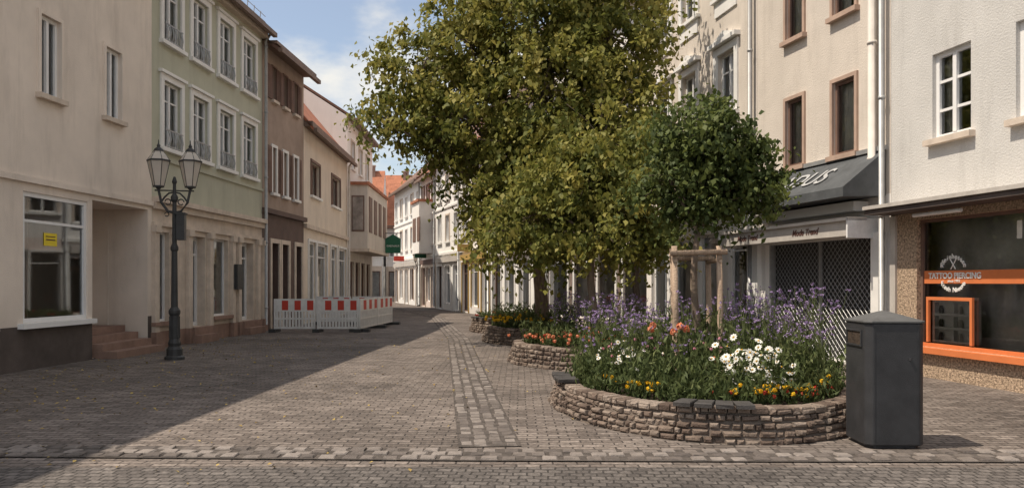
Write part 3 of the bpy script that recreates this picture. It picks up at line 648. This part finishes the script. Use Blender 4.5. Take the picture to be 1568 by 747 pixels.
# ---------------------------------------------------------------- flowers
def inell(cx,cy,rx,ry,n,pw=.5):
    a=rng.random(n)*2*math.pi; r=rng.random(n)**pw; return np.stack([cx+rx*r*np.cos(a),cy+ry*r*np.sin(a)],1)
def foliage(name,pl,n,h0,hfun,ls,m,clump=14):
    nc=n//clump; XY=inell(*pl,nc); H=hfun(XY); cid=np.repeat(np.arange(nc),clump); t=rng.random(len(cid))
    P=np.zeros((len(cid),3)); dr=rng.normal(size=(nc,2))*.08; P[:,:2]=XY[cid]+dr[cid]*t[:,None]**1.5+rng.normal(size=(len(cid),2))*.035*(.4+t[:,None]); P[:,2]=h0+t*H[cid]
    N=unit(rng.normal(size=P.shape)*[1,1,.4]+[0,0,.15])
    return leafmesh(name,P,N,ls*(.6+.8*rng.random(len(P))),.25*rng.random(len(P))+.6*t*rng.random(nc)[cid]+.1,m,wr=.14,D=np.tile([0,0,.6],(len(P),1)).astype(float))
h1=lambda XY: .12+.45*np.clip(1-((XY[:,0]-2.4)/1.65)**2-((XY[:,1]-10.1)/2.3)**2,0,1)+.4*rng.random(len(XY))**2.2
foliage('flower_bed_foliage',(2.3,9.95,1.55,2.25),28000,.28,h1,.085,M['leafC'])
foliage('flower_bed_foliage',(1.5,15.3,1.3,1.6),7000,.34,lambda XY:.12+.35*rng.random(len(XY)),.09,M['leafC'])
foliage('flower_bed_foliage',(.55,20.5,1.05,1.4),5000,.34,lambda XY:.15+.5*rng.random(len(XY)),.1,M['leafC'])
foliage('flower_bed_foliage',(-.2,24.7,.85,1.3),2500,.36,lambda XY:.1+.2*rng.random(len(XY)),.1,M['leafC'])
def verbena(name,pl,n,h0,ha,hb,hs=.022):
    XY=inell(*pl,n); mb=MB(); HP=[]
    for x,y in XY:
        h=random.uniform(ha,hb); dx,dy=random.gauss(0,.1),random.gauss(0,.1)
        tip=Vector((x+dx,y+dy,h0+h)); mid=Vector((x+dx*.3,y+dy*.3,h0+h*.55)); mb.tube([(x,y,h0),mid,tip],[.005,.004,.003],3,0,.75); HP.append(tip)
        for k in range(random.randint(2,5)):
            q=mid.lerp(tip,random.uniform(.3,.7))+Vector((random.uniform(-.12,.12),random.uniform(-.12,.12),random.uniform(.05,.3))); q.z=min(q.z,h0+h+.06); mb.tube([mid.lerp(tip,.2),q],[.004,.0025],3,0,.75); HP.append(q)
    HP=np.array(HP); e=empty(name); mb.obj('stems',[M['leafC']],e); per=8; P=np.repeat(HP,per,0)+rng.normal(size=(len(HP)*per,3))*[hs*.5,hs*.5,hs*.4]
    leafmesh('flower_heads',P,unit(rng.normal(size=P.shape)+[0,0,.6]),hs*(.7+.6*rng.random(len(P))),rng.random(len(P)),M['purple'],wr=.45,parent=e)
verbena('verbena_plants',(2.2,10.2,1.25,1.7),80,.3,.45,1.05,.021)
verbena('verbena_plants',(3.15,9.6,.5,1.3),90,.3,.5,1.15,.021)
verbena('verbena_plants',(1.3,10.2,.5,1.4),36,.3,.4,.95,.021)
verbena('verbena_plants',(1.7,15.6,1.0,1.2),80,.35,.35,.95,.026)
def daisies(name,centers,r,m,ctr,petals=10,face=(-.2,-.6,.7)):
    mb=MB(); f=Vector(face)
    for c in centers:
        c=Vector(c); nn=(f+Vector((random.uniform(-.6,.6),random.uniform(-.6,.6),random.uniform(-.4,.4)))).normalized()
        a=nn.orthogonal().normalized(); b_=nn.cross(a); rr=r*random.uniform(.7,1.15); tt=random.random()
        for k in range(petals):
            t=2*math.pi*k/petals; d=a*math.cos(t)+b_*math.sin(t); w=nn.cross(d)*rr*.24
            mb.face([c+d*rr*.15,c+d*rr*.65+w+nn*rr*.1,c+d*rr,c+d*rr*.65-w+nn*rr*.1],0,tt)
        if ctr: mb.lathe(tuple(c+nn*.002),[(rr*.22,-.004),(rr*.2,.006),(rr*.08,.01)],6,1)
        mb.tube([c-nn*.002,c-Vector((0,0,.14))-nn*.03],[.003,.003],3,2,.6)
    return mb.obj(name,[m,M['petaly'],M['leafC']])
def cl(cx,cy,cz,s,n): return [(random.gauss(cx,s[0]),random.gauss(cy,s[1]),random.gauss(cz,s[2])) for _ in range(n)]
daisies('white_daisies',cl(2.45,8.35,.66,(.17,.14,.10),80)+cl(2.68,8.2,.54,(.14,.1,.06),28),.045,M['petalw'],True,9)
daisies('white_daisies',cl(1.3,9.3,.62,(.16,.25,.08),45),.03,M['petalw'],True)
def pompoms(name,centers,r,m):
    C=np.array(centers); per=26; d=unit(rng.normal(size=(len(C)*per,3))); P=np.repeat(C,per,0)+d*r*.6
    return leafmesh(name,P,unit(d+rng.normal(size=d.shape)*.3),np.full(len(P),r*1.0),rng.random(len(P)),m,wr=.4)
def rim(cx,cy,rx,ry,a0,a1,n,z,j=.05):
    o=[]
    for i in range(n):
        a=math.radians(random.uniform(a0,a1)); o.append((cx+rx*math.cos(a)+random.gauss(0,j),cy+ry*math.sin(a)+random.gauss(0,j),z+random.gauss(0,.03)))
    return o
pompoms('yellow_marigolds',rim(2.3,9.9,1.42,2.1,262,318,42,.44)+rim(2.3,9.9,1.4,2.1,205,235,16,.43),.028,M['petaly'])
pompoms('red_marigolds',rim(2.3,9.9,1.45,2.12,255,330,26,.40),.025,M['petalr'])
pompoms('pink_asters',cl(1.9,9.2,.72,(.45,.45,.1),26),.022,M['petalp'])
pompoms('orange_roses',[(1.9,9,1.0),(1.98,9.05,.97),(1.85,9.1,.93),(1.62,9.3,.95),(1.7,9.6,.98),(2.3,9,.62)],.055,M['petalo'])
pompoms('orange_marigolds',rim(1.5,15.3,1.15,1.45,190,300,45,.5,.12)+cl(1.2,15,.55,(.5,.5,.06),25),.04,M['petalo'])
pompoms('yellow_marigolds',rim(.55,20.5,.9,1.2,180,300,45,.6,.15),.05,M['petaly'])
pompoms('red_marigolds',cl(-.2,24,.55,(.4,.4,.05),25)+cl(1.6,14.6,.55,(.4,.3,.05),20),.04,M['petalr'])

# ---------------------------------------------------------------- litter bin
e=empty('litter_bin',(3.46,7.42,0),math.radians(-1)); mb=MB()
h=.265; c=.055
def ring(hh,cc,z): return [(-hh+cc,-hh,z),(hh-cc,-hh,z),(hh,-hh+cc,z),(hh,hh-cc,z),(hh-cc,hh,z),(-hh+cc,hh,z),(-hh,hh-cc,z),(-hh,-hh+cc,z)]
def loft(mb,rings,mi=0,top=True,bot=True):
    V=[p for r in rings for p in r]; n=8; Fs=[]
    for k in range(len(rings)-1):
        for i in range(n): Fs.append((k*n+i,k*n+(i+1)%n,(k+1)*n+(i+1)%n,(k+1)*n+i))
    if bot: Fs.append(tuple(range(n))[::-1])
    if top: Fs.append(tuple((len(rings)-1)*n+i for i in range(n)))
    mb.add(V,Fs,mi)
loft(mb,[ring(h-.03,c,.0),ring(h-.03,c,.03)]); loft(mb,[ring(h,c,.03),ring(h,c,1.13)])
o=mb.obj('body',[M['binm']],e,bevel=.012)
mb=MB(); loft(mb,[ring(h+.012,c,1.131),ring(h+.012,c,1.15),ring(.02,.008,1.235)]); mb.obj('pyramid_lid',[M['bintop']],e,bevel=.006)
mb=MB(); mb.box(-h-.004,-h+.02,-.15,.15,.93,1.05); mb.obj('slot',[M['soil']],e)
mb=MB()
for (y0,y1,z0,z1) in ((-.17,.17,1.05,1.065),(-.17,.17,.915,.93),(-.17,-.15,.93,1.05),(.15,.17,.93,1.05)): mb.box(-h-.014,-h+.0,y0,y1,z0,z1)
mb.box(h-.075,h-.07,-h-.003,-h+.01,.06,1.1); mb.box(-h+.07,-h+.075,-h-.003,-h+.01,.06,1.1)
mb.lathe((.12,-h-.004,.8),[(.012,0),(.012,.02)],8)
mb.obj('slot_rim_and_door_seam',[M['binm']],e)

# ---------------------------------------------------------------- lamps
def lamp(name,x,y,H,rot=0,box=True):
    e=empty(name,(x,y,0),rot); s=H/4.3; mb=MB()
    mb.lathe((0,0,0),[(.19*s,0),(.19*s,.05),(.15*s,.08),(.15*s,.2),(.11*s,.26),(.12*s,.32),(.095*s,.4),(.09*s,.85*s),(.11*s,.9*s),(.11*s,.95*s),(.065*s,1.02*s),(.055*s,2.1*s),(.075*s,2.13*s),(.075*s,2.18*s),(.045*s,2.25*s),(.04*s,3.05*s),(.07*s,3.1*s),(.07*s,3.16*s),(.035*s,3.22*s),(.03*s,3.4*s),(.05*s,3.45*s),(.02*s,3.55*s)],12)
    for k in range(8):
        a=k*math.pi/4; mb.tube([(.093*s*math.cos(a),.093*s*math.sin(a),.42),(.088*s*math.cos(a),.088*s*math.sin(a),.84*s)],.012*s,5)
    for sg in (-1,1):
        mb.tube([(0,0,2.85*s),(sg*.12*s,0,2.88*s),(sg*.24*s,0,3.05*s),(sg*.29*s,0,3.3*s)],[.03*s,.026*s,.026*s,.024*s],7)
        mb.tube([(0,0,3.25*s),(sg*.1*s,0,3.23*s),(sg*.18*s,0,3.15*s),(sg*.24*s,0,3.06*s)],.018*s,6)
        pts=[(sg*(.12*s+.055*s*math.cos(t)),0,3.06*s+.055*s*math.sin(t)) for t in np.linspace(0,5.5,10)]; mb.tube(pts,.013*s,5)
        pts=[(sg*(.14*s+.04*s*math.cos(t)),0,2.82*s+.04*s*math.sin(t)) for t in np.linspace(0,5.5,9)]; mb.tube(pts,.011*s,5)
    mb.tube([(-.36*s,0,3.28*s),(.36*s,0,3.28*s)],.014*s,5)
    if box:
        mb.box(.05,.2,-.1,.1,2.32,2.82); mb.box(.02,.05,-.03,.03,2.35,2.75); mb.box(.03,.22,-.12,.12,2.82,2.85)
    mb.obj('post',[M['metal']],e,smooth=False)
    gl=MB(); fr=MB()
    for sg in (-1,1):
        c=(sg*.29*s,0,3.34*s)
        gl.lathe(c,[(.10*s,.03*s),(.20*s,.5*s),(.19*s,.51*s)],6)
        fr.lathe(c,[(.03*s,-.04*s),(.06*s,0),(.105*s,.0),(.105*s,.03*s)],6)
        fr.lathe(c,[(.22*s,.5*s),(.222*s,.525*s),(.2*s,.535*s)],6)
        gl.lathe(c,[(.195*s,.536*s),(.14*s,.63*s),(.085*s,.70*s)],6)
        fr.lathe(c,[(.1*s,.695*s),(.08*s,.74*s),(.03*s,.78*s),(.035*s,.81*s),(.012*s,.85*s),(.008*s,.92*s)],8)
        for k in range(6):
            a=k*math.pi/3; ca,sa=math.cos(a),math.sin(a)
            fr.tube([(c[0]+.103*s*ca,c[1]+.103*s*sa,c[2]+.03*s),(c[0]+.203*s*ca,c[1]+.203*s*sa,c[2]+.5*s)],.007*s,4)
            fr.tube([(c[0]+.198*s*ca,c[1]+.198*s*sa,c[2]+.535*s),(c[0]+.087*s*ca,c[1]+.087*s*sa,c[2]+.70*s)],.006*s,4)
    gl.obj('lantern_glass',[M['frost']],e); fr.obj('lantern_frames',[M['metal']],e)
x,y=G(267,550); lamp('street_lamp',x,y,4.3,math.radians(12))
lamp('street_lamp',(642-784)/F*50,50,3.6,0,False)
# ---------------------------------------------------------------- barriers
def barrier(name,p0,p1,n):
    p0=Vector(p0);p1=Vector(p1);d=p1-p0;L=d.length; e=empty(name,(p0.x,p0.y,0),math.atan2(d.y,d.x)); w=MB();r=MB();f=MB(); pw=L/n
    for k in range(n):
        a=k*pw+.03; b_=(k+1)*pw-.03
        w.box(a,b_,-.025,.025,.95,1.0); w.box(a,b_,-.025,.025,.10,.16); w.box(a,a+.05,-.025,.025,.16,.95); w.box(b_-.05,b_,-.025,.025,.16,.95)
        w.box(a+.05,b_-.05,-.02,.02,.62,.66)
        m=6; bw=(b_-a-.1)/m
        for q in range(m):
            x0=a+.05+q*bw
            (r if q%2 else w).box(x0+.002,x0+bw-.002,-.022,.022,.662,.948)
        nn=int((b_-a)/.1)
        for q in range(nn):
            x0=a+.05+(b_-a-.1)*q/nn; w.box(x0+.018,x0+.075,-.018,.018,.16,.62)
        w.box(a+.05,b_-.05,-.019,.019,.38,.43)
        f.box(a-.08,a+.12,-.3,.3,.0,.1)
    f.box(L-.12,L+.08,-.28,.28,.002,.1)
    w.obj('white_lattice',[M['plasticw']],e); r.obj('red_boards',[M['red']],e); f.obj('rubber_feet',[M['metal']],e)
pa=(-7.2,24.0); pb=(-4.6,24.0); pc=(-4.25,28.2)
barrier('construction_barrier',pa,pb,2); barrier('construction_barrier',pb,pc,2); barrier('construction_barrier',(-7.0,28.3),(-4.4,28.35),2)
e=empty('hanging_pub_sign',(-6.55,44,0)); mb=MB(); mb.tube([(-1.4,0,4.2),(.45,0,4.2)],.025,6); mb.obj('bracket',[M['metal']],e)
mb=MB(); mb.box(-.45,.4,-.06,.06,3.1,3.9); mb.add([(-.45,-.06,3.902),(.4,-.06,3.902),(-.02,-.06,4.15),(-.45,.06,3.902),(.4,.06,3.902),(-.02,.06,4.15)],[(0,1,2),(3,5,4),(0,2,5,3),(1,4,5,2)]); mb.obj('panel',[M['signgreen']],e,bevel=.02)
text('lettering','GASTHAUS',.14,(-.02,-.07,3.45),(math.pi/2,0,0),e,M['text'])

# ---------------------------------------------------------------- light, sky, camera
w=bpy.data.worlds.new('World'); scene.world=w; w.use_nodes=True; nt=w.node_tree; L=nt.links; bg=nt.nodes['Background']
d=Vector((.54,.13,-1)).normalized()
sky=nd(nt,'ShaderNodeTexSky',sky_type='NISHITA'); sky.sun_disc=False; sky.sun_elevation=math.asin(-d.z); sky.sun_rotation=math.atan2(-d.x,-d.y)%(2*math.pi)
sky.air_density=1.0; sky.dust_density=1.0; sky.ozone_density=.6
tc=nd(nt,'ShaderNodeTexCoord'); mp=nd(nt,'ShaderNodeMapping'); mp.inputs['Scale'].default_value=(1,1,2.0); mp.inputs['Location'].default_value=(.35,.1,.2); L.new(tc.outputs['Generated'],mp.inputs[0])
n=nd(nt,'ShaderNodeTexNoise'); n.inputs['Scale'].default_value=3.0; n.inputs['Detail'].default_value=7; n.inputs['Roughness'].default_value=.55; L.new(mp.outputs[0],n.inputs[0])
r=nd(nt,'ShaderNodeMapRange',interpolation_type='SMOOTHSTEP'); r.inputs[1].default_value=.42; r.inputs[2].default_value=.58; r.inputs[3].default_value=.16; r.inputs[4].default_value=.92; L.new(n.outputs[0],r.inputs[0])
mx=nd(nt,'ShaderNodeMix',data_type='RGBA'); L.new(r.outputs[0],mx.inputs[0]); L.new(sky.outputs[0],mx.inputs[6]); mx.inputs[7].default_value=(6.6,6.35,5.8,1)
L.new(mx.outputs[2],bg.inputs[0]); bg.inputs[1].default_value=.15
sl_=bpy.data.lights.new('sun','SUN'); sl_.energy=4.9; sl_.angle=math.radians(.5); sl_.color=(1,.89,.74)
so=bpy.data.objects.new('sun',sl_); so.rotation_euler=d.to_track_quat('-Z','Y').to_euler(); scene.collection.objects.link(so)
cd=bpy.data.cameras.new('camera'); cd.lens=28; cd.sensor_width=36; cd.shift_y=(HZ-373.5)/1568; cd.clip_end=2000; cd.clip_start=.1
co=bpy.data.objects.new('camera',cd); co.location=(0,0,CH); co.rotation_euler=(math.pi/2,0,0); scene.collection.objects.link(co); scene.camera=co
scene.view_settings.view_transform='Standard'; scene.view_settings.look='None'; scene.view_settings.exposure=0
